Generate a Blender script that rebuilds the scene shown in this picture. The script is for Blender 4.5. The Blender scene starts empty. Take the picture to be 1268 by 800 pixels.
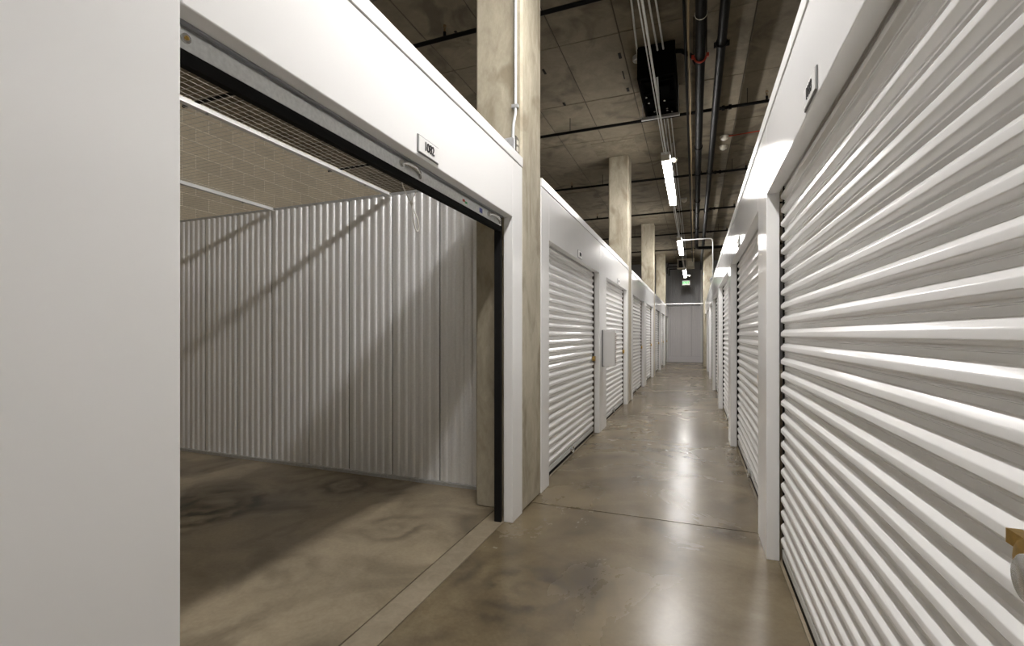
import bpy, bmesh, math, random
from mathutils import Vector, Matrix
random.seed(7)
S = bpy.context.scene
C = S.collection

# ------------------------------------------------------------------ camera, world, exposure
cam_d = bpy.data.cameras.new('camera')
cam = bpy.data.objects.new('camera', cam_d); C.objects.link(cam)
cam.location = (0, 0, 1.35)
cam.rotation_euler = (math.radians(90), 0, math.radians(21.27))
cam_d.sensor_fit = 'HORIZONTAL'; cam_d.sensor_width = 36.0
cam_d.lens = 36.0 * 581.7 / 1268.0
cam_d.shift_y = 14.0 / 1268.0
cam_d.clip_start = 0.02; cam_d.clip_end = 200
S.camera = cam
w = bpy.data.worlds.new('world'); S.world = w; w.use_nodes = True
w.node_tree.nodes['Background'].inputs[0].default_value = (0.8, 0.8, 0.8, 1)
w.node_tree.nodes['Background'].inputs[1].default_value = 0.02
S.view_settings.view_transform = 'Standard'
S.view_settings.look = 'None'
S.view_settings.gamma = 1.0
S.view_settings.use_curve_mapping = False
S.view_settings.exposure = 0.56
S.cycles.max_bounces = 16; S.cycles.diffuse_bounces = 16; S.cycles.glossy_bounces = 8
LAMP_STRENGTH = 60.0

# ------------------------------------------------------------------ helpers
WORLD = {}                                   # object -> world position of its origin

class MB:
    """collects solid shapes in world coordinates"""
    def __init__(s): s.v = []; s.f = []
    def add(s, vs, fs):
        n = len(s.v); s.v += [tuple(p) for p in vs]; s.f += [tuple(i + n for i in f) for f in fs]; return s
    def box(s, x0, x1, y0, y1, z0, z1):
        if x0 > x1: x0, x1 = x1, x0
        if y0 > y1: y0, y1 = y1, y0
        if z0 > z1: z0, z1 = z1, z0
        v = [(x0,y0,z0),(x1,y0,z0),(x1,y1,z0),(x0,y1,z0),(x0,y0,z1),(x1,y0,z1),(x1,y1,z1),(x0,y1,z1)]
        return s.add(v, [(0,3,2,1),(4,5,6,7),(0,1,5,4),(1,2,6,5),(2,3,7,6),(3,0,4,7)])
    def prism(s, poly, axis, a, b):
        """poly: closed 2-D outline; axis 'x' -> (y,z), 'y' -> (x,z), 'z' -> (x,y)"""
        def mk(p, t):
            return {'x': (t, p[0], p[1]), 'y': (p[0], t, p[1]), 'z': (p[0], p[1], t)}[axis]
        n = len(poly)
        v = [mk(p, a) for p in poly] + [mk(p, b) for p in poly]
        f = [tuple(range(n - 1, -1, -1)), tuple(range(n, 2 * n))]
        f += [(i, (i + 1) % n, n + (i + 1) % n, n + i) for i in range(n)]
        return s.add(v, f)
    def tube(s, pts, r, n=10):
        pts = [Vector(p) for p in pts]; m = len(pts); vs = []
        ref = None
        for i, p in enumerate(pts):
            d = (pts[min(i+1, m-1)] - pts[max(i-1, 0)]).normalized()
            if ref is None:
                ref = Vector((0,0,1)) if abs(d.z) < .9 else Vector((1,0,0))
            u = d.cross(ref)
            if u.length < 1e-4: u = d.cross(Vector((0,1,0)))
            u.normalize(); q = u.cross(d).normalized(); ref = q
            rr = r[i] if isinstance(r, (list, tuple)) else r
            for k in range(n):
                a = 2*math.pi*k/n
                vs.append(p + (u*math.cos(a) + q*math.sin(a))*rr)
        fs = [tuple(range(n-1, -1, -1)), tuple(range((m-1)*n, m*n))]
        for i in range(m-1):
            for k in range(n):
                fs.append((i*n+k, i*n+(k+1) % n, (i+1)*n+(k+1) % n, (i+1)*n+k))
        return s.add(vs, fs)
    def ring(s, c, R, r, ax='y', n=24, k=8, a0=0.0, a1=2*math.pi):
        c = Vector(c); pts = []
        full = abs(a1-a0-2*math.pi) < 1e-6
        for i in range(n+1):
            a = a0+(a1-a0)*i/n
            o = {'y': Vector((math.cos(a),0,math.sin(a))), 'x': Vector((0,math.cos(a),math.sin(a))), 'z': Vector((math.cos(a),math.sin(a),0))}[ax]
            pts.append(c+o*R)
        return s.tube(pts, r, k)
    def lathe(s, c, prof, n=20):
        """profile of (radius, z) around a vertical axis"""
        vs = []; fs = []; m = len(prof)
        for (r, z) in prof:
            for k in range(n):
                a = 2*math.pi*k/n
                vs.append((c[0]+r*math.cos(a), c[1]+r*math.sin(a), c[2]+z))
        for i in range(m-1):
            for k in range(n):
                fs.append((i*n+k, i*n+(k+1) % n, (i+1)*n+(k+1) % n, (i+1)*n+k))
        fs.append(tuple(range(n-1, -1, -1))); fs.append(tuple(range((m-1)*n, m*n)))
        return s.add(vs, fs)
    def mesh(s, name, mat, c, bevel=0.0, seg=2, smooth=None):
        me = bpy.data.meshes.new(name)
        me.from_pydata([(p[0]-c[0], p[1]-c[1], p[2]-c[2]) for p in s.v], [], s.f)
        bm = bmesh.new(); bm.from_mesh(me)
        bmesh.ops.recalc_face_normals(bm, faces=bm.faces)
        if bevel > 0:
            es = [e for e in bm.edges if len(e.link_faces) == 2 and e.calc_face_angle(0) > .6]
            bmesh.ops.bevel(bm, geom=es, offset=bevel, segments=seg, affect='EDGES', profile=.5, clamp_overlap=True)
        bm.to_mesh(me); bm.free()
        if smooth:
            me.shade_smooth(); me.set_sharp_from_angle(angle=math.radians(smooth))
        me.materials.append(mat)
        return me
    def build(s, name, mat, parent=None, bevel=0.0, seg=2, smooth=None):
        xs, ys, zs = zip(*s.v)
        c = ((min(xs)+max(xs))/2, (min(ys)+max(ys))/2, min(zs))
        return place(name, s.mesh(name, mat, c, bevel, seg, smooth), c, parent)

def place(name, me, c, parent=None, scale=None):
    o = bpy.data.objects.new(name, me); C.objects.link(o)
    p = WORLD[parent.name] if parent else (0, 0, 0)
    if parent: o.parent = parent
    o.location = (c[0]-p[0], c[1]-p[1], c[2]-p[2])
    if scale: o.scale = scale
    WORLD[o.name] = tuple(c)
    return o
def empty(name, loc): return place(name, None, loc)
def tag(o, label, cat=None, group=None, kind=None):
    o['label'] = label
    if cat: o['category'] = cat
    if group: o['group'] = group
    if kind: o['kind'] = kind
    return o
def text_part(name, txt, size, mat, parent, origin, right, up, depth=.0012, align='CENTER', offset=0.0, spacing=1.0):
    cu = bpy.data.curves.new(name, 'FONT'); cu.body = txt; cu.size = size; cu.extrude = depth
    cu.align_x = align; cu.align_y = 'CENTER'; cu.resolution_u = 3; cu.offset = offset; cu.space_character = spacing
    t = bpy.data.objects.new(name, cu); C.objects.link(t)
    bpy.context.view_layer.update()
    me = bpy.data.meshes.new_from_object(t.evaluated_get(bpy.context.evaluated_depsgraph_get()))
    bpy.data.objects.remove(t); bpy.data.curves.remove(cu)
    R_, U_ = Vector(right), Vector(up); N_ = R_.cross(U_).normalized()
    me.transform(Matrix((R_, U_, N_)).transposed().to_4x4())
    me.name = name; me.materials.clear(); me.materials.append(mat)
    return place(name, me, origin, parent)

# ------------------------------------------------------------------ materials
def new_mat(name):
    m = bpy.data.materials.new(name); m.use_nodes = True
    return m, m.node_tree.nodes, m.node_tree.links, m.node_tree.nodes['Principled BSDF']
def col(c): return (c[0], c[1], c[2], 1)
def simple(name, c, rough=.5, metal=0.0, spec=.5, var=0.0, scale=30, bump=0.0, bscale=200, coat=0.0, stretch=None, rvar=0.0):
    m, N, L, b = new_mat(name)
    b.inputs['Base Color'].default_value = col(c); b.inputs['Roughness'].default_value = rough
    b.inputs['Metallic'].default_value = metal; b.inputs['Specular IOR Level'].default_value = spec
    b.inputs['Coat Weight'].default_value = coat; b.inputs['Coat Roughness'].default_value = .1
    geo = N.new('ShaderNodeNewGeometry'); vec = geo.outputs['Position']
    if stretch:
        mp = N.new('ShaderNodeMapping'); mp.inputs['Scale'].default_value = stretch
        L.new(vec, mp.inputs['Vector']); vec = mp.outputs['Vector']
    if var > 0:
        n = N.new('ShaderNodeTexNoise'); n.inputs['Scale'].default_value = scale; n.inputs['Detail'].default_value = 6
        L.new(vec, n.inputs['Vector'])
        r = N.new('ShaderNodeValToRGB'); r.color_ramp.elements[0].position = .3; r.color_ramp.elements[1].position = .7
        r.color_ramp.elements[0].color = col([x*(1-var) for x in c]); r.color_ramp.elements[1].color = col([min(1, x*(1+var)) for x in c])
        L.new(n.outputs['Fac'], r.inputs['Fac']); L.new(r.outputs['Color'], b.inputs['Base Color'])
        if rvar:
            mr = N.new('ShaderNodeMapRange'); mr.inputs['To Min'].default_value = rough-rvar; mr.inputs['To Max'].default_value = rough+rvar
            L.new(n.outputs['Fac'], mr.inputs['Value']); L.new(mr.outputs['Result'], b.inputs['Roughness'])
    if bump > 0:
        n2 = N.new('ShaderNodeTexNoise'); n2.inputs['Scale'].default_value = bscale; n2.inputs['Detail'].default_value = 3
        L.new(vec, n2.inputs['Vector'])
        bp = N.new('ShaderNodeBump'); bp.inputs['Strength'].default_value = bump; bp.inputs['Distance'].default_value = .002
        L.new(n2.outputs['Fac'], bp.inputs['Height']); L.new(bp.outputs['Normal'], b.inputs['Normal'])
    return m

def concrete(name, dark, light, rough=.6, big=.9, small=7.0, speck=60, bump=.3, stain=None, stain_scale=1.1, stain_amt=.7, rrange=None, stretch=(1,1,1), per_object=0.0, distortion=.6, stain_lo=.52, stain_hi=.66, mid_dist=.8):
    m, N, L, b = new_mat(name)
    geo = N.new('ShaderNodeNewGeometry')
    mp = N.new('ShaderNodeMapping'); mp.inputs['Scale'].default_value = stretch
    L.new(geo.outputs['Position'], mp.inputs['Vector']); vec = mp.outputs['Vector']
    def noise(sc, det=8, dist=0.0, rough_=.6):
        n = N.new('ShaderNodeTexNoise'); n.inputs['Scale'].default_value = sc; n.inputs['Detail'].default_value = det
        n.inputs['Distortion'].default_value = dist; n.inputs['Roughness'].default_value = rough_
        L.new(vec, n.inputs['Vector']); return n
    n1 = noise(big, 8, distortion); n2 = noise(small, 6, mid_dist, .6); n3 = noise(speck, 4)
    a = N.new('ShaderNodeMix'); a.data_type = 'FLOAT'; a.inputs[0].default_value = .45
    L.new(n1.outputs['Fac'], a.inputs[2]); L.new(n2.outputs['Fac'], a.inputs[3])
    a2 = N.new('ShaderNodeMix'); a2.data_type = 'FLOAT'; a2.inputs[0].default_value = .15
    L.new(a.outputs[0], a2.inputs[2]); L.new(n3.outputs['Fac'], a2.inputs[3])
    r = N.new('ShaderNodeValToRGB'); e = r.color_ramp.elements
    e[0].position = .34; e[0].color = col(dark); e[1].position = .64; e[1].color = col(light)
    L.new(a2.outputs[0], r.inputs['Fac']); out = r.outputs['Color']
    if stain:
        ns = noise(stain_scale, 4, 1.2, .5)
        rs = N.new('ShaderNodeValToRGB'); rs.color_ramp.elements[0].position = stain_lo; rs.color_ramp.elements[1].position = stain_hi
        rs.color_ramp.elements[0].color = (0,0,0,1); rs.color_ramp.elements[1].color = (stain_amt,)*3+(1,)
        L.new(ns.outputs['Fac'], rs.inputs['Fac'])
        mx = N.new('ShaderNodeMix'); mx.data_type = 'RGBA'
        L.new(rs.outputs['Color'], mx.inputs[0]); L.new(out, mx.inputs[6]); mx.inputs[7].default_value = col(stain)
        out = mx.outputs[2]
    if per_object:
        oi = N.new('ShaderNodeObjectInfo')
        mr = N.new('ShaderNodeMapRange'); mr.inputs['To Min'].default_value = 1-per_object; mr.inputs['To Max'].default_value = 1+per_object
        L.new(oi.outputs['Random'], mr.inputs['Value'])
        hv = N.new('ShaderNodeHueSaturation'); L.new(mr.outputs['Result'], hv.inputs['Value']); L.new(out, hv.inputs['Color']); out = hv.outputs['Color']
    L.new(out, b.inputs['Base Color'])
    b.inputs['Roughness'].default_value = rough
    if rrange:
        mr = N.new('ShaderNodeMapRange'); mr.inputs['From Min'].default_value = .3; mr.inputs['From Max'].default_value = .7
        mr.inputs['To Min'].default_value = rrange[0]; mr.inputs['To Max'].default_value = rrange[1]
        L.new(n1.outputs['Fac'], mr.inputs['Value']); L.new(mr.outputs['Result'], b.inputs['Roughness'])
    bp = N.new('ShaderNodeBump'); bp.inputs['Strength'].default_value = bump; bp.inputs['Distance'].default_value = .004
    L.new(a2.outputs[0], bp.inputs['Height']); L.new(bp.outputs['Normal'], b.inputs['Normal'])
    return m
def emit(name, c, strength):
    m, N, L, b = new_mat(name)
    b.inputs['Base Color'].default_value = col(c); b.inputs['Emission Color'].default_value = col(c)
    b.inputs['Emission Strength'].default_value = strength
    return m

M = {}
M['white'] = simple('white_painted_steel', (.86, .858, .852), .12, 0, .28, bump=.02, bscale=90)
M['door'] = simple('white_door_paint', (.86, .857, .85), .20, 0, .5)
M['trim'] = simple('white_trim', (.86, .86, .85), .25)
M['galv'] = simple('galvanised_steel', (.60, .61, .62), .42, .55, .5, var=.10, scale=45, bump=.05, bscale=60)
M['galv_bar'] = simple('galvanised_bar', (.72, .735, .735), .42, .2, .5, var=.10, scale=70)
M['sheet'] = simple('galvanised_sheet', (.93, .935, .935), .36, .30, .5, var=.04, scale=60, rvar=.05)
M['floor'] = concrete('polished_concrete', (.11, .083, .046), (.245, .196, .119), .3, .8, 2.6, 50, .04, stain=(.060, .045, .027), stain_scale=1.2, stain_amt=.75, stain_lo=.46, stain_hi=.72, rrange=(.21, .31), stretch=(1, 1, 1))
M['unit_floor'] = concrete('unit_concrete', (.20, .16, .103), (.47, .395, .28), .45, .7, 2.6, 50, .08, stain=(.085, .066, .043), stain_scale=1.3, stain_amt=.85, stain_lo=.48, stain_hi=.70, rrange=(.32, .55))
def scuffs(m, spots):
    N, L = m.node_tree.nodes, m.node_tree.links; b = N['Principled BSDF']
    src = b.inputs['Base Color'].links[0].from_socket
    geo = N.new('ShaderNodeNewGeometry')
    nz = N.new('ShaderNodeTexNoise'); nz.inputs['Scale'].default_value = 3.5; nz.inputs['Detail'].default_value = 5
    L.new(geo.outputs['Position'], nz.inputs['Vector'])
    for (x, y, rin, rout, amt) in spots:
        d = N.new('ShaderNodeVectorMath'); d.operation = 'DISTANCE'; d.inputs[1].default_value = (x, y, 0)
        L.new(geo.outputs['Position'], d.inputs[0])
        mk = N.new('ShaderNodeMapRange'); mk.interpolation_type = 'SMOOTHSTEP'
        mk.inputs['From Min'].default_value = rin; mk.inputs['From Max'].default_value = rout
        mk.inputs['To Min'].default_value = amt; mk.inputs['To Max'].default_value = 0
        L.new(d.outputs['Value'], mk.inputs['Value'])
        k1 = N.new('ShaderNodeMath'); k1.operation = 'MULTIPLY_ADD'; k1.inputs[1].default_value = 34; L.new(d.outputs['Value'], k1.inputs[0])
        k0 = N.new('ShaderNodeMath'); k0.operation = 'MULTIPLY'; k0.inputs[1].default_value = 14; L.new(nz.outputs['Fac'], k0.inputs[0]); L.new(k0.outputs[0], k1.inputs[2])
        sn = N.new('ShaderNodeMath'); sn.operation = 'SINE'; L.new(k1.outputs[0], sn.inputs[0])
        rr = N.new('ShaderNodeMapRange'); rr.inputs['From Min'].default_value = -.8; rr.inputs['From Max'].default_value = 1; rr.inputs['To Min'].default_value = .15
        L.new(sn.outputs[0], rr.inputs['Value'])
        nm = N.new('ShaderNodeMapRange'); nm.inputs['From Min'].default_value = .35; nm.inputs['From Max'].default_value = .6
        L.new(nz.outputs['Fac'], nm.inputs['Value'])
        p1 = N.new('ShaderNodeMath'); p1.operation = 'MULTIPLY'; L.new(mk.outputs[0], p1.inputs[0]); L.new(rr.outputs[0], p1.inputs[1])
        p2 = N.new('ShaderNodeMath'); p2.operation = 'MULTIPLY'; L.new(p1.outputs[0], p2.inputs[0]); L.new(nm.outputs[0], p2.inputs[1])
        mx = N.new('ShaderNodeMix'); mx.data_type = 'RGBA'; L.new(p2.outputs[0], mx.inputs[0]); L.new(src, mx.inputs[6]); mx.inputs[7].default_value = (.045, .036, .026, 1)
        src = mx.outputs[2]
    L.new(src, b.inputs['Base Color'])
scuffs(M['unit_floor'], [(-3.55, 2.55, .25, .75, .95), (-2.9, 3.35, .1, .5, .8), (-1.95, 2.75, .08, .40, .7), (-2.2, 2.0, .05, .35, .5)])
scuffs(M['floor'], [(-.85, 2.35, .15, .6, .75), (-.35, 1.75, .1, .45, .6), (-.95, 1.7, .1, .4, .5)])
M['strip_floor'] = concrete('threshold_concrete', (.19, .155, .105), (.34, .285, .205), .5, 1.5, 9, 60, .1)
M['column'] = concrete('column_concrete', (.29, .255, .185), (.52, .475, .37), .75, 1.6, 9, 70, .35, stain=(.20, .16, .10), stain_scale=3.2, stain_amt=.6, stretch=(1, 1, .45))
M['ceil'] = concrete('ceiling_concrete', (.14, .116, .08), (.25, .213, .152), .85, .9, 6, 60, .25, stain=(.06, .049, .031), stain_scale=1.6, stain_amt=.6, per_object=.06)
M['ceil_gap'] = simple('ceiling_joint_concrete', (.07, .058, .04), .9)
M['patch'] = concrete('ceiling_patch_concrete', (.13, .108, .072), (.27, .23, .165), .9, 3, 12, 60, .5)
M['block'] = concrete('concrete_block', (.57, .49, .355), (.70, .61, .45), .9, 3, 20, 120, .4, per_object=.07)
M['mortar'] = simple('mortar', (.85, .78, .64), .9, var=.1, scale=40)
M['black'] = simple('black_pipe_paint', (.0045, .0045, .0045), .5, 0, .12)
M['matte'] = simple('matte_black', (.004, .004, .004), .9, 0, .03)
M['rubber'] = simple('black_rubber', (.008, .008, .008), .7, 0, .1)
M['guide'] = simple('black_door_guide', (.008, .008, .008), .6, 0, .2)
M['grey_rib'] = simple('grey_curtain_edge', (.30, .31, .33), .35, .4)
M['brass'] = simple('brass', (.55, .36, .10), .28, .9, var=.15, scale=80)
M['wire'] = simple('dull_wire', (.52, .49, .43), .55, .2)
M['bronze'] = simple('tarnished_bronze', (.20, .12, .05), .45, .5)
M['steel'] = simple('bright_steel', (.65, .65, .63), .25, .9)
M['red'] = simple('red_paint', (.42, .035, .012), .45)
M['ivory'] = simple('ivory_plastic', (.62, .59, .50), .4)
M['tan'] = simple('tan_cable_jacket', (.42, .31, .16), .5)
M['seam_shade'] = simple('dark_seam_shade', (.05, .05, .05), .7)  # near-black colour standing in for shade in the partition seams
M['rope'] = simple('white_cord', (.68, .66, .60), .8, bump=.3, bscale=600)
M['plate'] = simple('white_sign_plate', (.80, .80, .79), .3)
M['plate_edge'] = simple('grey_sign_edge', (.22, .22, .22), .5)
M['ink'] = simple('black_sign_ink', (.012, .012, .012), .6)
M['lamp'] = emit('lamp_lens_glow', (1.0, .97, .945), LAMP_STRENGTH)
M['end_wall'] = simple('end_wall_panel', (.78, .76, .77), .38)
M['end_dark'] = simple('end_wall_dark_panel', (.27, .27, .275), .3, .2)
M['heater'] = simple('heater_beige', (.48, .44, .36), .5)
M['green'] = emit('exit_green', (.01, .55, .07), .9)
M['perf'] = simple('brown_fixings', (.25, .15, .11), .6)
M['blue'] = simple('blue_ink', (.10, .12, .35), .5)
M['green_ink'] = simple('green_ink', (.05, .35, .12), .5)
M['outer'] = simple('outer_wall_paint', (.42, .39, .33), .8, var=.1, scale=2)

# ------------------------------------------------------------------ dimensions
XL, XR = -1.213, .40          # corridor faces of the two unit walls
HEAD, TOP, T = 2.19, 2.68, .07
CEIL = 4.88
Y0, Y1 = -7.0, 24.4
XO_L, XO_R = -7.05, 5.5

# ------------------------------------------------------------------ floor
fl = MB().box(XO_L-.1, XO_R+.1, Y0-.1, Y1+.1, -.15, -.02).build('floor', M['ceil_gap'])
tag(fl, 'polished brown concrete floor running down the corridor and into the open unit', 'floor', kind='structure')
ys = [Y0, 3.575, 9.675, 15.775, 21.875, Y1]
for a, b in zip(ys[:-1], ys[1:]):
    MB().box(XL-.065, XR+.065, a+.006, b-.006, -.03, 0).build('floor_slab', M['floor'], fl)
    MB().box(XR+.067, XO_R, a+.002, b-.002, -.03, 0).build('floor_slab', M['unit_floor'], fl)
MB().box(XL-.215, XL-.067, .40, 3.32, -.03, .004).build('threshold_strip', M['strip_floor'], fl)
MB().box(XL-.215, XL-.067, Y0, .398, -.03, .004).build('threshold_strip', M['strip_floor'], fl)
MB().box(XL-.215, XL-.067, 3.322, Y1, -.03, .004).build('threshold_strip', M['strip_floor'], fl)
MB().box(XO_L, XL-.222, Y0, 3.70, -.03, .004).build('floor_slab', M['unit_floor'], fl)
MB().box(XO_L, XL-.219, 3.703, Y1, -.03, .004).build('floor_slab', M['unit_floor'], fl)

# ------------------------------------------------------------------ ceiling with formwork panels
ce = MB().box(XO_L-.1, XO_R+.1, Y0-.1, Y1+.1, CEIL+.012, CEIL+.25).build('ceiling', M['ceil_gap'])
tag(ce, 'dark board-marked concrete ceiling with a grid of formwork joints', 'ceiling', kind='structure')
px, py = .7255, 1.475
pm = MB().box(-px/2+.008, px/2-.008, -py/2+.008, py/2-.008, 0, .03).mesh('formwork_panel', M['ceil'], (0, 0, 0))
ix0 = -6
for i in range(-6, 10):
    for j in range(-2, 13):
        x = -.83+px*(i+.5)-.0; y = 5.58+py*(j+.5)
        if y > Y1-.3: continue
        place('formwork_panel', pm, (x, y, CEIL+random.uniform(-.003, .003)), ce)
MB().box(XO_L, -.83+px*-6-.01, Y0, Y1, CEIL, CEIL+.02).build('plain_ceiling', M['ceil'], ce)
MB().box(-.83+px*10+.01, XO_R, Y0, Y1, CEIL, CEIL+.02).build('plain_ceiling', M['ceil'], ce) if -.83+px*10 < XO_R else None
MB().box(-.83+px*-6, -.83+px*10, Y0, 5.58-2*py-.01, CEIL, CEIL+.02).build('plain_ceiling', M['ceil'], ce)
for (x, y, l, wd) in [(-.885, 6.04, .12, .035), (-.905, 6.51, .2, .014), (-.9, 6.92, .10, .035), (-1.885, 6.04, .12, .03), (-1.865, 7.0, .09, .035), (-2.6, 4.9, .1, .03)]:
    MB().box(x-wd/2, x+wd/2, y-l/2, y+l/2, CEIL-.006, CEIL+.002).build('anchor_slot', M['guide'], ce)
for cy in (9.43, 15.53, 21.63):
    MB().box(-1.80, -1.02, cy-.78, cy-.04, CEIL-.010, CEIL-.002).build('concrete_patch', M['patch'], ce)

# ------------------------------------------------------------------ outer shell walls
ww = MB().box(XO_L-.3, XO_L-.002, Y0, Y1+.1, -.02, CEIL).build('wall_outer_left', M['mortar'])
tag(ww, 'tan concrete block wall behind the open unit, seen above the wire mesh', 'wall', kind='structure')
bl, bh = .406, .203
blk = MB().box(-.09, .0, -bl/2+.005, bl/2-.005, .005, bh-.005).mesh('concrete_block', M['block'], (0, 0, 0), bevel=.003, seg=1)
for r in range(14, 24):
    z = r*bh
    for k in range(6, 29):
        y = k*bl+(bl/2 if r % 2 else 0)+.03
        place('concrete_block', blk, (XO_L, y, z), ww)
MB().box(XO_L-.1, XO_L+.0, Y0, 28.8*bl, -.02, 14*bh).build('lower_blockwork', M['block'], ww)
MB().box(XO_L-.1, XO_L+.0, 29.1*bl, Y1, 14*bh, CEIL).build('far_blockwork', M['block'], ww)
MB().box(XO_L-.1, XO_L+.0, 28.8*bl, Y1, -.02, 14*bh).build('far_blockwork', M['block'], ww)
MB().box(XO_L-.1, XO_L+.0, Y0, 5.7*bl, 14*bh, CEIL).build('near_blockwork', M['block'], ww)
tag(MB().box(XO_R, XO_R+.2, Y0, Y1+.1, -.02, CEIL).build('wall_outer_right', M['outer']), 'plain outer wall far behind the units on the right', 'wall', kind='structure')
tag(MB().box(XO_L-.3, XO_R+.2, Y0-.2, Y0, -.02, CEIL).build('wall_rear', M['outer']), 'plain wall closing the corridor behind the viewer', 'wall', kind='structure')

# end wall: fluted panels, pale below and dark above
ew = MB().box(XO_L-.3, XO_R+.2, Y1+.03, Y1+.2, -.02, CEIL).build('wall_end', M['end_dark'])
tag(ew, 'grey fluted metal wall closing the far end of the corridor', 'wall', kind='structure')
def fluted(name, x0, x1, z0, z1, mat, n):
    w_ = (x1-x0)/n; poly = [(x0, Y1+.03)]
    for i in range(n):
        a = x0+w_*i
        poly += [(a+.05*w_, Y1), (a+.55*w_, Y1), (a+.65*w_, Y1+.02), (a+.95*w_, Y1+.02)]
    poly += [(x1, Y1+.03)]
    return MB().prism([(p[0], p[1]) for p in poly], 'z', z0, z1).build(name, mat, ew)
for i in range(4):
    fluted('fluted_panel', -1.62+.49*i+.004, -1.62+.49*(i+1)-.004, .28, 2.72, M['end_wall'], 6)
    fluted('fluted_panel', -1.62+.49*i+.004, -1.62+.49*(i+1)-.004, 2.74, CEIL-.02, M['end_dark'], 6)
MB().box(-1.62, .34, Y1-.012, Y1+.03, 0, .275).build('kick_plate', M['end_wall'], ew)
MB().box(.26, .34, Y1-.05, Y1-.012, 0, CEIL-.02).build('corner_trim', M['trim'], ew)

# ------------------------------------------------------------------ the two unit walls
LD = [(-5.25, -3.0), (-2.07, .30), (.804, 3.13), (4.03, 6.41), (6.95, 9.22), (10.13, 12.51), (13.05, 15.32), (16.23, 18.61), (19.15, 21.42), (22.33, 24.15)]
RD = [(.53-6.1, 3.18-6.1), (.53-3.05, 3.18-3.05)]+[(.53+3.05*k, 3.18+3.05*k) for k in range(7)]
COLS = [3.335+6.1*k for k in range(-2, 4)]          # start of each column (0.465 deep)
CD = .465
def unit_wall(name, X, s, doors, label, y_end, cols):
    e = empty(name, (X, 0, 0)); tag(e, label, 'wall', kind='structure')
    back = X-s*T
    segs = []; y = Y0
    for (a, b) in doors:
        segs.append((y, a)); y = b
    segs.append((y, y_end))
    for (a, b) in segs:                              # piers between the doors, split where a column stands
        cut = [c for c in cols if a-.01 < c and c+CD < b+.01]
        parts = []
        p = a
        for c in cut:
            parts.append((p, c-.004)); p = c+CD+.004
        parts.append((p, b))
        if s > 0 and not cut and b-a < .8 and a > 5: parts = [(a, (a+b)/2-.001), ((a+b)/2+.001, b)]
        for (q, r) in parts:
            if r-q > .02:
                MB().box(X, back, q, r, 0, TOP-.075).build('pier_panel', M['white'], e, bevel=.004)
    for (a, b) in doors:
        MB().box(X, back, a+.0015, b-.0015, HEAD, TOP-.075).build('header_panel', M['white'], e, bevel=.004)
    # capping strip along the top, interrupted by the columns
    edges = [Y0]+[v for c in cols for v in (c-.004, c+CD+.004)]+[y_end]
    for a, b in zip(edges[::2], edges[1::2]):
        n = max(1, round((b-a)/3.05)); st = (b-a)/n
        for i in range(n):
            MB().box(X+s*.006, back, a+st*i+.001, a+st*(i+1)-.001, TOP-.071, TOP).build('capping_strip', M['trim'], e, bevel=.004)
    return e
unit_wall('wall_left', XL, 1, LD, 'white steel unit wall with door headers along the left of the corridor', Y1, COLS)
unit_wall('wall_right', XR, -1, RD, 'white steel unit wall with door headers along the right of the corridor', 21.15, [])

# ------------------------------------------------------------------ roll-up doors
P_ = .081
def slat_mesh(s):
    front = [(0, 0), (0, .014), (.0028, .0155), (.0028, .0175), (0, .019), (0, .024), (.001, .0262), (.0172, .0345), (.019, .0358), (.020, .0380), (.020, .0545), (.0194, .0570), (.0180, .0592), (.0012, .0766), (0, .078), (0, .081)]
    poly = [(s*d, z) for d, z in front]+[(-s*.004, .081), (-s*.004, 0)]
    return MB().prism(poly, 'y', -.5, .5).mesh('slat', M['door'], (0, 0, 0), smooth=24)
SLAT = {1: slat_mesh(1), -1: slat_mesh(-1)}
def roll_door(n, s, y0, y1, label, lock=True, ring=True):
    X = XL if s > 0 else XR
    xb = X-s*(T+.022)                                # valley plane of the curtain
    e = empty('door_%d' % n, (xb, (y0+y1)/2, 0)); tag(e, label, 'roll-up door', kind='structure')
    L_ = y1-y0
    for k in range(27):
        place('slat', SLAT[s], (xb, (y0+y1)/2, .088+P_*k), e, (1, L_-.056, 1))
    for a in (y0+.001, y1-.027):
        MB().box(xb-s*.03, xb+s*.008, a, a+.026, .0, HEAD+.1).build('guide_rail', M['guide'], e)
    bar = MB().box(xb-s*.006, xb+s*.012, y0+.028, y1-.028, .036, .086).build('bottom_bar', M['galv_bar'], e, bevel=.003)
    MB().box(xb-s*.006, xb+s*.010, y0+.028, y1-.028, .003, .035).build('rubber_seal', M['rubber'], e)
    yc = (y0+y1)/2-.06
    if ring:
        MB().box(xb+s*.013, xb+s*.02, yc-.06, yc+.06, .045, .075).ring((xb+s*.030, yc, .060), .036, .008, 'x', 16, 6).build('pull_handle', M['steel'], bar)
    if lock:
        yl = y1-.085 if s > 0 else y0+.36
        la = MB().box(xb+s*.018, xb+s*.026, yl-.10, yl+.045, .985, 1.055).build('latch', M['steel'], e, bevel=.003)
        MB().tube([(xb+s*.026, yl, 1.02), (xb+s*.05, yl, 1.02), (xb+s*.052, yl, 1.02)], [.036, .036, .026], 16).box(xb+s*.026, xb+s*.045, yl-.02, yl+.062, 1.03, 1.052).build('lock_cylinder', M['brass'], la, smooth=40)
    return e
left_labels = {
    3: 'closed white roll-up door on the left nearest the open unit, past the concrete column',
    4: 'closed white roll-up door on the left just past the white wall box',
    5: 'third closed white roll-up door along the left wall, beyond the second column',
    6: 'fourth closed white roll-up door along the left wall',
    7: 'fifth closed white roll-up door along the left wall, beyond the third column',
    8: 'sixth closed white roll-up door along the left wall',
    9: 'last white roll-up door on the left, beside the fluted end wall'}
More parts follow.
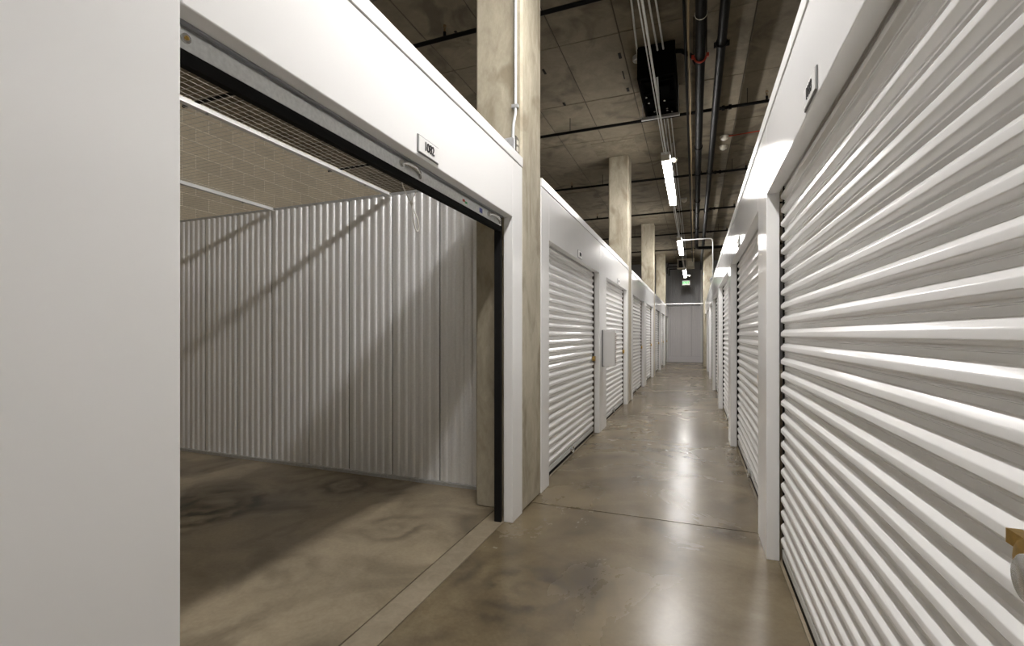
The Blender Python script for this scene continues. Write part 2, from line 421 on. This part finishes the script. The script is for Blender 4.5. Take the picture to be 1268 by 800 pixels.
for i in range(3, 10):
    roll_door(i, 1, LD[i][0], LD[i][1], left_labels[i])
roll_door(1, 1, *LD[1], 'closed white roll-up door on the left behind the viewer, before the open unit')
ords = ['second', 'third', 'fourth', 'fifth', 'sixth', 'seventh']
roll_door(10, -1, *RD[2], 'large white ribbed roll-up door filling the right foreground')
for k in range(6):
    roll_door(11+k, -1, *RD[3+k], ords[k]+' white ribbed roll-up door along the right wall, counting from the foreground')
roll_door(17, -1, *RD[1], 'closed white roll-up door on the right behind the viewer')

# open door of the near unit: rolled-up curtain with its bottom bar under the header
y0, y1 = LD[2]
xo = XL-T
od = empty('door_2', (xo-.02, (y0+y1)/2, 0)); tag(od, 'rolled-up door of the open unit with galvanised bottom bar and black rubber edge', 'roll-up door', kind='structure')
for a in (y0+.001, y1-.027):
    MB().box(xo-.062, xo-.012, a, a+.026, .004, 2.32).build('guide_rail', M['guide'], od)
for k in range(3):
    place('slat', SLAT[1], (xo-.032, (y0+y1)/2, 2.182+P_*k), od, (1, y1-y0-.06, 1))
ob = MB().box(xo-.040, xo-.006, y0+.03, y1-.03, 2.122, 2.178).build('bottom_bar', M['galv_bar'], od, bevel=.003)
MB().prism([(xo-.045, 2.120), (xo-.004, 2.120), (xo-.004, 2.100), (xo-.012, 2.086), (xo-.038, 2.086), (xo-.045, 2.100)], 'y', y0+.03, y1-.03).build('rubber_seal', M['rubber'], od, smooth=40)
MB().box(xo-.006, xo+.012, y0+.03, y1-.03, 2.183, 2.189).build('curtain_lip', M['grey_rib'], od)
MB().tube([(xo-.19, y0+.05, 2.50), (xo-.19, y1-.05, 2.50)], .14, 24).build('curtain_roll', M['door'], od, smooth=40)
for hy, hl in ((1.955, .07), (2.975, .09)):
    h_ = MB().tube([(xo-.006, hy-hl, 2.158), (xo+.010, hy-hl*.7, 2.162), (xo+.017, hy, 2.160), (xo+.010, hy+hl*.7, 2.150), (xo-.006, hy+hl, 2.144)], [.006, .011, .013, .011, .006], 10)
    h_.tube([(xo-.007, hy-hl-.012, 2.156), (xo+.001, hy-hl-.012, 2.156)], .017, 14).tube([(xo-.007, hy+hl+.006, 2.142), (xo-.001, hy+hl+.006, 2.142)], .012, 12)
    h_.build('lift_handle', M['steel'], ob, smooth=40)
MB().tube([(xo-.007, .866, 2.152), (xo+.001, .866, 2.152)], .013, 12).build('bolt_head', M['steel'], ob)
MB().tube([(xo-.007, .866, 2.152), (xo+.004, .866, 2.152)], .006, 8).build('bolt_centre', M['brass'], ob)
for (ya, yb, za, zb, m_) in ((2.50, 2.53, 2.144, 2.158, 'red'), (2.53, 2.56, 2.138, 2.152, 'green_ink'), (2.50, 2.56, 2.130, 2.139, 'plate'), (2.69, 2.70, 2.136, 2.150, 'plate'), (2.735, 2.78, 2.135, 2.165, 'blue'), (2.79, 2.85, 2.13, 2.15, 'plate')):
    MB().box(xo-.006, xo-.0052, ya, yb, za, zb).build('sticker', M[m_], ob)
# pull cord
co = MB().tube([(xo-.05, 1.925, 2.125), (xo-.048, 1.95, 2.07), (xo-.045, 2.0, 2.02), (xo-.04, 2.012, 2.008)], .0028, 6)
co.tube([(xo-.04, 2.012, 2.008), (xo-.045, 2.03, 2.04), (xo-.05, 2.065, 2.075), (xo-.05, 2.075, 2.115)], .0028, 6)
co.tube([(xo-.045, 2.006, 2.013), (xo-.036, 2.014, 2.000)], .007, 8)
lp = [(2.010, 2.006), (2.008, 1.985), (2.014, 1.955), (2.03, 1.92), (2.05, 1.89), (2.066, 1.877), (2.075, 1.882), (2.072, 1.905), (2.058, 1.935), (2.038, 1.965), (2.018, 1.995), (2.012, 2.006)]
co.tube([(xo-.04+.006*math.sin(i), a, b) for i, (a, b) in enumerate(lp)], .0032, 6)
tag(co.build('pull_cord', M['rope'], smooth=60), 'thin white knotted pull cord hanging from the raised door', 'cord')

# ------------------------------------------------------------------ partition inside the open unit
YP = 3.70
pa = empty('wall_partition', (-4.3, YP, 0)); tag(pa, 'galvanised corrugated sheet partition inside the open unit', 'partition', kind='structure')
def corrugated(width, n, s):
    w_ = width/n; f_ = []
    for i in range(n):
        a = -width/2+w_*i
        f_ += [(a, 0), (a+.32*w_, 0), (a+.44*w_, -s*.012), (a+.50*w_, -s*.0135), (a+.76*w_, -s*.0135), (a+.82*w_, -s*.012), (a+.94*w_, 0)]
    f_ += [(width/2, 0), (width/2, s*.004), (-width/2, s*.004)]
    return f_
PW = .506
sheet = MB().prism(corrugated(PW-.010, 6, 1), 'z', .035, TOP-.03).mesh('corrugated_panel', M['sheet'], (0, 0, 0), smooth=50)
k = 0
x = -1.63
while x-PW > XO_L+.05:
    place('corrugated_panel', sheet, (x-PW/2, YP, 0), pa); x -= PW; k += 1
    MB().box(x-.012, x+.012, YP+.006, YP+.012, .035, TOP-.03).build('seam_shade_strip', M['seam_shade'], pa)  # added dark strip, paints the shadow line of the panel overlap
XE = x
MB().box(XE, -1.63, YP-.03, YP+.012, .004, .032).build('bottom_track', M['galv'], pa)
MB().box(XE, -1.63, YP-.008, YP+.030, TOP-.028, TOP-.004).build('top_track', M['galv'], pa)
MB().box(-1.628, -1.600, YP-.03, YP+.012, .004, TOP-.03).build('edge_channel', M['galv'], pa)
for px_ in (-1.63-PW*5,):
    MB().box(px_-.018, px_+.018, YP+.006, YP+.045, .004, TOP-.03).build('post', M['galv'], pa)
for xs_ in range(int((-1.63-XE)/.169)):
    if xs_ % 1 == 0:
        MB().box(-1.72-.169*xs_-.004, -1.72-.169*xs_+.004, YP-.024, YP-.0, 1.40, 1.407).build('screw_head', M['guide'], pa) if xs_ < 0 else None
pb = empty('wall_partition_near', (-4.3, .62, 0)); tag(pb, 'corrugated partition on the near side of the open unit, hidden by the white pier', 'partition', kind='structure')
sheet2 = MB().prism(corrugated(PW-.006, 6, -1), 'z', .005, TOP-.03).mesh('corrugated_panel', M['sheet'], (0, 0, 0), smooth=50)
x = -1.30
while x-PW > XO_L+.05:
    place('corrugated_panel', sheet2, (x-PW/2, .62, 0), pb); x -= PW

# mesh ceiling of the unit: two beams and a wire grid
for bx, lab in ((-2.64, 'white steel beam carrying the wire mesh, nearer the open door'), (-4.09, 'white steel beam carrying the wire mesh, deeper in the unit')):
    b_ = MB().prism([(bx-.019, 2.632), (bx+.019, 2.632), (bx+.019, 2.637), (bx-.013, 2.637), (bx-.013, 2.672), (bx-.019, 2.672)], 'y', .64, YP-.032).build('support_beam', M['trim'])
    tag(b_, lab, 'beam', 'beams under the wire mesh')
    MB().tube([(bx, 1.9, 2.633), (bx, 1.9, 2.624)], .008, 8).build('screw', M['steel'], b_)
    MB().tube([(bx, 3.3, 2.633), (bx, 3.3, 2.624)], .008, 8).build('screw', M['steel'], b_)
g = MB(); sp = .0508; r = .0007
x = -1.30
while x > XO_L+.02:
    g.box(x-r, x+r, .64, YP-.035, 2.678, 2.6794); x -= sp
y = .66
while y < YP-.04:
    g.box(XO_L+.01, -1.29, y-r, y+r, 2.6766, 2.678); y += sp
tag(g.build('wire_mesh', M['wire']), 'welded wire mesh roofing the open unit', 'wire mesh', kind='stuff')

# ------------------------------------------------------------------ columns
clab = ['board-marked concrete column beside the open unit, with a conduit and outlet box', 'second concrete column along the left wall, past two closed doors', 'third concrete column along the left wall', 'farthest concrete column along the left wall, by the end wall']
for i, cy in enumerate(COLS[2:]):
    e = MB().box(-1.605, XL-.004, cy, cy+CD, 0, CEIL+.01).build('concrete_column', M['column'], bevel=.016, seg=1)
    tag(e, clab[i], 'column', 'left row of concrete columns')
    if i == 0:
        for (hx, hz) in ((-1.545, 4.05), (-1.50, 4.06), (-1.37, 4.1), (-1.315, 4.1), (-1.54, 3.38), (-1.37, 3.40), (-1.315, 3.40), (-1.42, 3.29)):
            MB().tube([(hx, cy+.001, hz), (hx, cy-.0015, hz)], .011, 10).build('form_tie_plug', M['column'], e)
for i, cy in enumerate((21.2,)):
    tag(MB().box(.335, .68, cy, cy+.45, 0, CEIL+.01).build('concrete_column', M['column'], bevel=.014, seg=1), 'pale concrete column at the end of the right wall', 'column')

# conduit and outlet box on the first column
cy = COLS[2]
t = empty('outlet_box', (-1.285, cy, 2.70)); tag(t, 'grey twin outlet box on the first concrete column above the white wall', 'outlet')
bx_ = MB().box(-1.335, -1.245, cy-.075, cy-.004, 2.70, 2.82).build('back_box', M['galv'], t, bevel=.006)
MB().box(-1.243, -1.238, cy-.08, cy-.006, 2.695, 2.825).build('cover_plate', M['steel'], t)
for z in (2.735, 2.785):
    MB().box(-1.238, -1.234, cy-.058, cy-.026, z-.016, z+.016).build('socket', M['ivory'], t, bevel=.003)
c_ = MB().tube([(-1.262, cy-.02, CEIL-.01), (-1.262, cy-.02, 3.10), (-1.262, cy-.02, 3.02), (-1.275, cy-.03, 2.93), (-1.278, cy-.035, 2.82)], .011, 10).build('riser_conduit', M['galv_bar'], smooth=60)
tag(c_, 'thin vertical conduit running up the first concrete column', 'conduit')
MB().box(-1.29, -1.24, cy-.034, cy-.004, 3.06, 3.085).build('strap', M['galv'], c_)

# ------------------------------------------------------------------ strip lights along the corridor
LX, LZ = -.385, 3.85
def strip_light(y, label):
    e = empty('strip_light', (LX, y, LZ)); tag(e, label, 'light', 'fluorescent strip lights over the corridor')
    L_ = 2.50
    MB().box(LX-.062, LX+.062, y, y+L_, LZ+.028, LZ+.070).build('housing', M['trim'], e, bevel=.004)
    for k in range(2):
        a = y+.03+k*(L_/2-.02); b = a+L_/2-.045
        poly = [(LX+.058*math.cos(q), LZ-.008+.042*math.sin(q)) for q in [2*math.pi*i/18 for i in range(18)]]
        MB().prism(poly, 'y', a, b).build('lens', M['lamp'], e, smooth=60)
    for a in (y, y+L_-.022):
        MB().box(LX-.060, LX+.060, a, a+.02, LZ-.052, LZ+.034).build('end_cap', M['ivory'], e, bevel=.004)
    for a in (y+.3, y+L_-.3):
        MB().tube([(LX, a, LZ+.07), (LX, a, CEIL)], .004, 6).build('hanger_rod', M['galv'], e)
    return e
for y, lab in ((-11.35+6.1, 'fluorescent strip light over the corridor behind the viewer'), (.85, 'fluorescent strip light hanging just above the viewer'), (6.95, 'nearest lit fluorescent strip light in view, over the corridor'), (13.05, 'middle lit fluorescent strip light over the corridor, by the looping conduit'), (19.15, 'farthest lit fluorescent strip light, just above the exit sign')):
    strip_light(y, lab)
for a, b, lab in ((3.36, 6.95, 'bright conduit running to the nearest lit strip light'), (9.46, 13.05, 'conduit linking the nearest and middle strip lights'), (15.56, 19.15, 'conduit linking the middle and farthest strip lights')):
    c_ = MB().tube([(LX+.01, a-.02, LZ+.045), (LX+.01, b+.02, LZ+.045)], .011, 8)
    o_ = c_.build('lamp_conduit', M['galv_bar'], smooth=60); tag(o_, lab, 'conduit', 'conduits along the strip lights')
    MB().tube([(LX-.02, a-.02, LZ+.052), (LX-.02, b+.02, LZ+.052)], .006, 6).build('wire', M['galv_bar'], o_)
# occupancy sensors beside the lights
for (x, y, z, lab) in ((LX+.12, 7.1, LZ-.01, 'small white sensor beside the nearest lit strip light'), (LX+.19, 21.4, LZ-.0, 'small white sensor beside the farthest strip light')):
    e = MB().lathe((x, y, z), [(.004, -.034), (.022, -.03), (.036, -.012), (.04, 0), (.04, .02), (.02, .024)], 16).build('sensor', M['ivory'], smooth=50); tag(e, lab, 'sensor')
    MB().box(LX+.06, x-.02, y-.008, y+.008, z+.01, z+.022).build('arm', M['trim'], e)

# ------------------------------------------------------------------ conduits on the ceiling
def conduit(pts, r, m_, lab, name='ceiling_conduit', cat='conduit', grp=None):
    return tag(MB().tube(pts, r, 8).build(name, M[m_], smooth=60), lab, cat, grp)
conduit([(-.50, 2.4, 4.85), (-.62, 4.99, 4.85), (-.668, 6.04, 4.85)], .011, 'galv_bar', 'thin ceiling conduit ending at the round junction box')
conduit([(-.45, 2.0, 4.83), (-.45, 5.05, 4.83), (-.42, 5.93, 4.78)], .011, 'galv_bar', 'ceiling conduit entering the black unit, left of a pair')
conduit([(-.38, 2.0, 4.83), (-.38, 5.08, 4.83), (-.352, 5.93, 4.78)], .011, 'galv_bar', 'ceiling conduit entering the black unit, right of a pair')
for x, lab in ((-.463, 'leftmost of three thin conduits leaving the black ceiling unit'), (-.41, 'middle of three thin conduits leaving the black ceiling unit'), (-.355, 'rightmost of three thin conduits leaving the black ceiling unit')):
    conduit([(x, 7.16, 4.83), (x, 23.6, 4.83)], .010, 'galv_bar', lab)
jb = MB().lathe((-.672, 6.12, CEIL-.075), [(.03, 0), (.062, .006), (.066, .02), (.066, .06), (.05, .073)], 18).build('junction_box', M['galv'], smooth=40)
tag(jb, 'round grey junction box on the ceiling beside the black unit', 'junction box')
MB().box(-.70, -.644, 6.09, 6.15, CEIL-.082, CEIL-.074).build('cover', M['ivory'], jb)
# black + tan cable pair
conduit([(-.10, 2.0, 4.60), (-.10, 17.0, 4.60), (-.10, 22.4, 4.60)], .016, 'black', 'slim black conduit beside the tan cable under the ceiling')
tp = [(-.062+.006*math.sin(i*2.1), 2.0+i*.7, 4.575+.004*math.sin(i*1.3)) for i in range(29)]
conduit(tp, .010, 'tan', 'slim tan cable strapped along the slim black conduit', 'tan_cable', 'cable')

# large black mains
pA = conduit([(.055, 1.5, 4.42), (.055, 16.7, 4.42), (.055, 16.9, 4.38), (.055, 17.05, 4.31), (.065, 17.18, 4.30), (.12, 17.27, 4.30), (.22, 17.29, 4.30), (2.6, 17.29, 4.30)], .052, 'black', 'large black main pipe on the left of the pair, bending right far away', 'main_pipe', 'pipe')
pB = conduit([(.262, 1.5, 4.42), (.262, 23.9, 4.42)], .046, 'black', 'large black main pipe on the right of the pair under the ceiling', 'main_pipe', 'pipe')
for (x, y, R_) in ((.055, 8.3, .056), (.055, 11.6, .056), (.055, 14.6, .056)):
    MB().tube([(x, y-.04, 4.42), (x, y+.04, 4.42)], .064, 14).build('coupling', M['black'], pA, smooth=40)
MB().ring((.055, 4.85, 4.42), .056, .004, 'y', 20, 6).build('hanger_ring', M['ivory'], pA)
for y in (5.6,):
    MB().ring((.055, y, 4.42), .060, .010, 'y', 16, 6, math.pi, 2*math.pi).box(-.035, -.005, y-.012, y+.012, 4.41, 4.45).box(.115, .145, y-.012, y+.012, 4.41, 4.45).build('clamp', M['red'], pA)
    for x in (-.01, .12): MB().tube([(x, y, 4.45), (x, y, CEIL)], .006, 6).build('clamp_rod', M['black'], pA)
for y in (5.4, 9.6, 12.6, 16.0):
    MB().ring((.262, y, 4.42), .052, .008, 'y', 16, 6).tube([(.262, y, 4.47), (.262, y, CEIL)], .006, 6).build('hanger', M['black'], pB)
    if y > 6: MB().ring((.055, y, 4.42), .058, .008, 'y', 16, 6).tube([(.055, y, 4.47), (.055, y, CEIL)], .006, 6).build('hanger', M['black'], pA)
MB().tube([(.262-.075, 5.45, 4.43), (.262+.08, 5.45, 4.43)], .03, 10).build('coupling_lug', M['black'], pB)
MB().tube([(-.216, 5.95, 4.74), (-.15, 5.97, 4.74), (-.03, 6.10, 4.72), (.045, 6.22, 4.64), (.055, 6.25, 4.55), (.055, 6.25, 4.45)], .026, 10).build('branch', M['black'], pA, smooth=50)

# sprinkler branch pipes
pn = ['nearest', 'second nearest', 'third', 'fourth', 'fifth', 'sixth']
for i, y in enumerate((4.61, 7.50, 10.42, 13.40, 16.37, 19.4)):
    o_ = conduit([(-6.9, y, 4.65), (4.5, y, 4.65)], .024, 'black', pn[i]+' black sprinkler pipe crossing under the ceiling', 'sprinkler_pipe', 'pipe', 'sprinkler branch pipes')
    for x in (-2.6, -.46, .95, -4.6):
        MB().tube([(x, y, 4.66), (x, y, 4.72)], .018, 8).build('outlet_tee', M['black'], o_)
        h_ = MB().tube([(x, y, 4.72), (x, y, 4.76)], .010, 8).ring((x, y, 4.775), .016, .003, 'y', 12, 5)
        h_.tube([(x, y, 4.79), (x, y, 4.794)], .02, 10).build('sprinkler_head', M['bronze'], o_)
    for x in (.385, .475):
        MB().tube([(x-.02, y, 4.65), (x+.02, y, 4.65)], .036, 12).build('coupling', M['black'], o_, smooth=40)
    for x in (-1.9, .7): MB().tube([(x, y, 4.67), (x, y, CEIL)], .005, 6).build('hanger_rod', M['black'], o_)

# black ceiling unit
t = empty('ceiling_unit', (-.45, 6.5, 4.44)); tag(t, 'black box-shaped unit hung from the ceiling over the corridor', 'ceiling unit')
zb = 4.47
MB().box(-.66, -.635, 5.92, 7.14, zb, 4.86).build('side_panel', M['matte'], t)
MB().box(-.245, -.22, 5.92, 7.14, zb, 4.86).build('side_panel', M['matte'], t)
MB().box(-.635, -.245, 5.92, 5.945, zb, 4.86).build('end_panel', M['matte'], t)
MB().box(-.635, -.245, 7.115, 7.14, zb, 4.86).build('end_panel', M['matte'], t)
MB().box(-.635, -.245, 5.945, 7.115, 4.60, 4.64).build('base_plate', M['matte'], t)
for i, y in enumerate((6.15, 6.45, 6.75)):
    MB().box(-.635, -.245, y, y+.03, 4.53, 4.56).build('cross_bar', M['matte'], t)
MB().box(-.58, -.50, 6.52, 6.80, 4.50, 4.58).build('motor', M['matte'], t, bevel=.01)
MB().box(-.42, -.30, 6.25, 6.55, 4.50, 4.58).build('valve_body', M['matte'], t, bevel=.01)
MB().tube([(-.43, 5.98, 4.50), (-.44, 6.3, 4.47), (-.46, 6.7, 4.5)], .012, 8).build('flexible_hose', M['galv'], t)
for (x, y) in ((-.58, 6.62), (-.38, 6.62), (-.53, 6.90), (-.36, 6.86), (-.36, 6.92), (-.60, 6.45), (-.30, 6.98)):
    MB().tube([(x, y, 4.50), (x, y, 4.485)], .014, 8).build('bolt_head', M['steel'], t)
MB().box(-.72, -.20, 6.985, 7.025, 4.43, 4.468).build('support_strut', M['galv'], t)
for x in (-.70, -.215):
    MB().tube([(x, 7.0, 4.45), (x, 7.0, CEIL)], .006, 6).build('strut_rod', M['galv'], t)

# smoke detectors
def detector(x, y, z, lab):
    e = MB().lathe((x, y, z), [(.012, -.055), (.03, -.052), (.045, -.035), (.062, -.03), (.068, -.012), (.068, 0), (.075, .004), (.075, .02)], 20).build('smoke_detector', M['ivory'], smooth=40)
    tag(e, lab, 'smoke detector', 'smoke detectors')
    MB().lathe((x, y, z-.058), [(.005, 0), (.012, .002), (.012, .006)], 10).build('sensor_cap', M['galv'], e)
detector(.485, 9.15, 4.85, 'white smoke detector on the ceiling right of the main pipes, nearer of two')
detector(.495, 9.62, 4.85, 'white smoke detector on the ceiling right of the main pipes, farther of two')
detector(-.26, 13.0, 4.83, 'white smoke detector on a grey box between the strip light and the pipes')
tag(MB().box(-.33, -.19, 12.93, 13.07, 4.852, 4.895).build('detector_box', M['galv']), 'small grey box holding the lone smoke detector', 'box')
detector(-.08, 21.2, 4.83, 'farthest white smoke detector near the heater')
conduit([(.52, 9.15, 4.86), (1.6, 9.05, 4.86)], .009, 'red', 'thin red cable running right from the smoke detector', 'red_cable', 'cable')

# conduit loop from the middle strip light down to the right wall
lo = [(LX+.06, 13.4, 3.88), (.30, 13.43, 3.88), (.39, 13.44, 3.875), (.432, 13.45, 3.845), (.446, 13.45, 3.77), (.446, 13.45, 3.0), (.446, 13.45, 2.70)]
o_ = conduit(lo, .016, 'trim', 'white conduit looping from the middle strip light down to the right wall', 'drop_conduit')
MB().tube([(.446, 13.45, 2.98), (.446, 13.45, 3.04)], .026, 10).build('coupling', M['galv'], o_)
e = MB().lathe((.41, 13.25, 2.70), [(.045, 0), (.045, .06), (.06, .065), (.06, .075), (.05, .11), (.02, .13)], 16).build('camera_dome', M['galv'], smooth=40)
tag(e, 'small grey dome fitting on top of the right wall', 'camera dome')
# brace across the corridor near the end
e = MB().box(XL+.008, XR-.008, 21.68, 21.74, 2.655, 2.70).build('corridor_brace', M['trim'], bevel=.004)
tag(e, 'white horizontal bar bridging the corridor near its far end', 'bar')

# heater near the end wall
t = empty('unit_heater', (-.36, 22.8, 4.3)); tag(t, 'beige unit heater with black grille high up by the end wall', 'heater')
hy = 22.6
MB().box(-.74, -.02, hy+.02, hy+.5, 4.34, 4.76).build('case', M['heater'], t, bevel=.01)
MB().box(-.69, -.36, hy-.004, hy+.02, 4.38, 4.70).build('grille', M['guide'], t)
for k in range(6): MB().box(-.68, -.37, hy-.016, hy-.005, 4.40+k*.05, 4.412+k*.05).build('louvre', M['black'], t)
MB().box(-.75, -.01, hy-.0, hy+.019, 4.70, 4.77).build('frame_rail', M['heater'], t)
MB().box(-.75, -.01, hy-.0, hy+.019, 4.31, 4.375).build('frame_rail', M['heater'], t)
MB().box(-.30, -.06, hy+.005, hy+.019, 4.42, 4.66).build('control_panel', M['ivory'], t)
for z, x2 in ((4.62, -1.15), (4.46, -1.19), (4.36, -1.10)):
    conduit([(-.742, 22.9, z), (x2, 22.9, z), (x2-.01, 22.92, z-.05), (x2-.01, 22.92, z-.3 if z < 4.5 else z-.1)], .022, 'black', {4.62: 'upper', 4.46: 'middle', 4.36: 'lower'}[z]+' black pipe feeding the heater from the left', 'heater_pipe', 'pipe', 'heater feed pipes')

# exit sign
ye = 22.3; ex, ez = -.368, 3.645
t = empty('exit_sign', (ex, ye, ez-.1)); tag(t, 'white exit sign with green letters hanging before the end wall', 'exit sign')
MB().box(ex-.16, ex+.16, ye, ye+.05, ez-.105, ez+.105).build('case', M['plate'], t, bevel=.006)
MB().box(ex-.135, ex+.135, ye-.004, ye-.0005, ez-.08, ez+.08).build('face', M['plate'], t)
text_part('lettering', 'EXIT', .14, M['green'], t, (ex, ye-.007, ez), (1, 0, 0), (0, 0, 1), offset=.003)
MB().tube([(ex, ye+.025, ez+.105), (ex, ye+.025, CEIL)], .008, 8).build('stem', M['galv'], t)

# ------------------------------------------------------------------ unit number signs
def number_sign(s, y, txt, lab):
    X = XL if s > 0 else XR
    e = empty('unit_number_sign', (X, y, 2.208)); tag(e, lab, 'sign', 'unit number signs')
    MB().box(X+s*.0005, X+s*.006, y-.0955, y+.0955, 2.2055, 2.2915).build('backing', M['plate_edge'], e, bevel=.002)
    MB().box(X+s*.006, X+s*.009, y-.090, y+.090, 2.211, 2.286).build('plate', M['plate'], e, bevel=.001)
    text_part('number', txt, .060, M['ink'], e, (X+s*.0105, y, 2.249), (0, s*.88, 0), (0, 0, 1), offset=.0006, spacing=.86)
number_sign(1, 1.984, '1082', 'white number plate reading 1082 above the open unit')
number_sign(-1, 2.007, '1083', 'white number plate above the large right foreground door')
number_sign(1, 5.22, '1080', 'white number plate above the first closed door on the left')
number_sign(1, 8.1, '1078', 'white number plate above the second closed door on the left')
number_sign(-1, 5.06, '1081', 'white number plate above the second door on the right')

# white box on the left pier
t = empty('wall_box', (-1.12, 6.68, .905)); tag(t, 'flat white metal box fixed to the left pier between two doors', 'wall box')
MB().box(XL+.012, -1.04, 6.60, 6.76, .905, 1.402).build('case', M['white'], t, bevel=.004)
MB().box(XL+.001, XL+.012, 6.585, 6.775, .895, 1.412).build('back_plate', M['plate_edge'], t)
pp = MB().box(-1.0395, -1.034, 6.64, 6.72, .93, 1.38).build('vent_strip', M['plate'], t)
for k in range(14):
    MB().box(-1.034, -1.031, 6.645, 6.715, .945+k*.031, .960+k*.031).build('slot', M['perf'], pp)

# padlock on the large right door
xb = XR+T+.022; yl = RD[2][0]+.345
t = empty('disc_padlock', (xb-.06, yl, .98)); tag(t, 'round steel disc padlock with red band on the large right door', 'padlock')
MB().tube([(xb-.062, yl, 1.005), (xb-.058, yl, 1.005), (xb-.034, yl, 1.005), (xb-.030, yl, 1.005)], [.030, .035, .035, .030], 24).build('body', M['steel'], t, smooth=40)
MB().ring((xb-.046, yl, 1.005), .0355, .003, 'x', 24, 6, .9, 2.4).build('red_band', M['red'], t)
MB().ring((xb-.046, yl, 1.035), .016, .004, 'x', 14, 6, 0, math.pi).build('shackle', M['steel'], t)
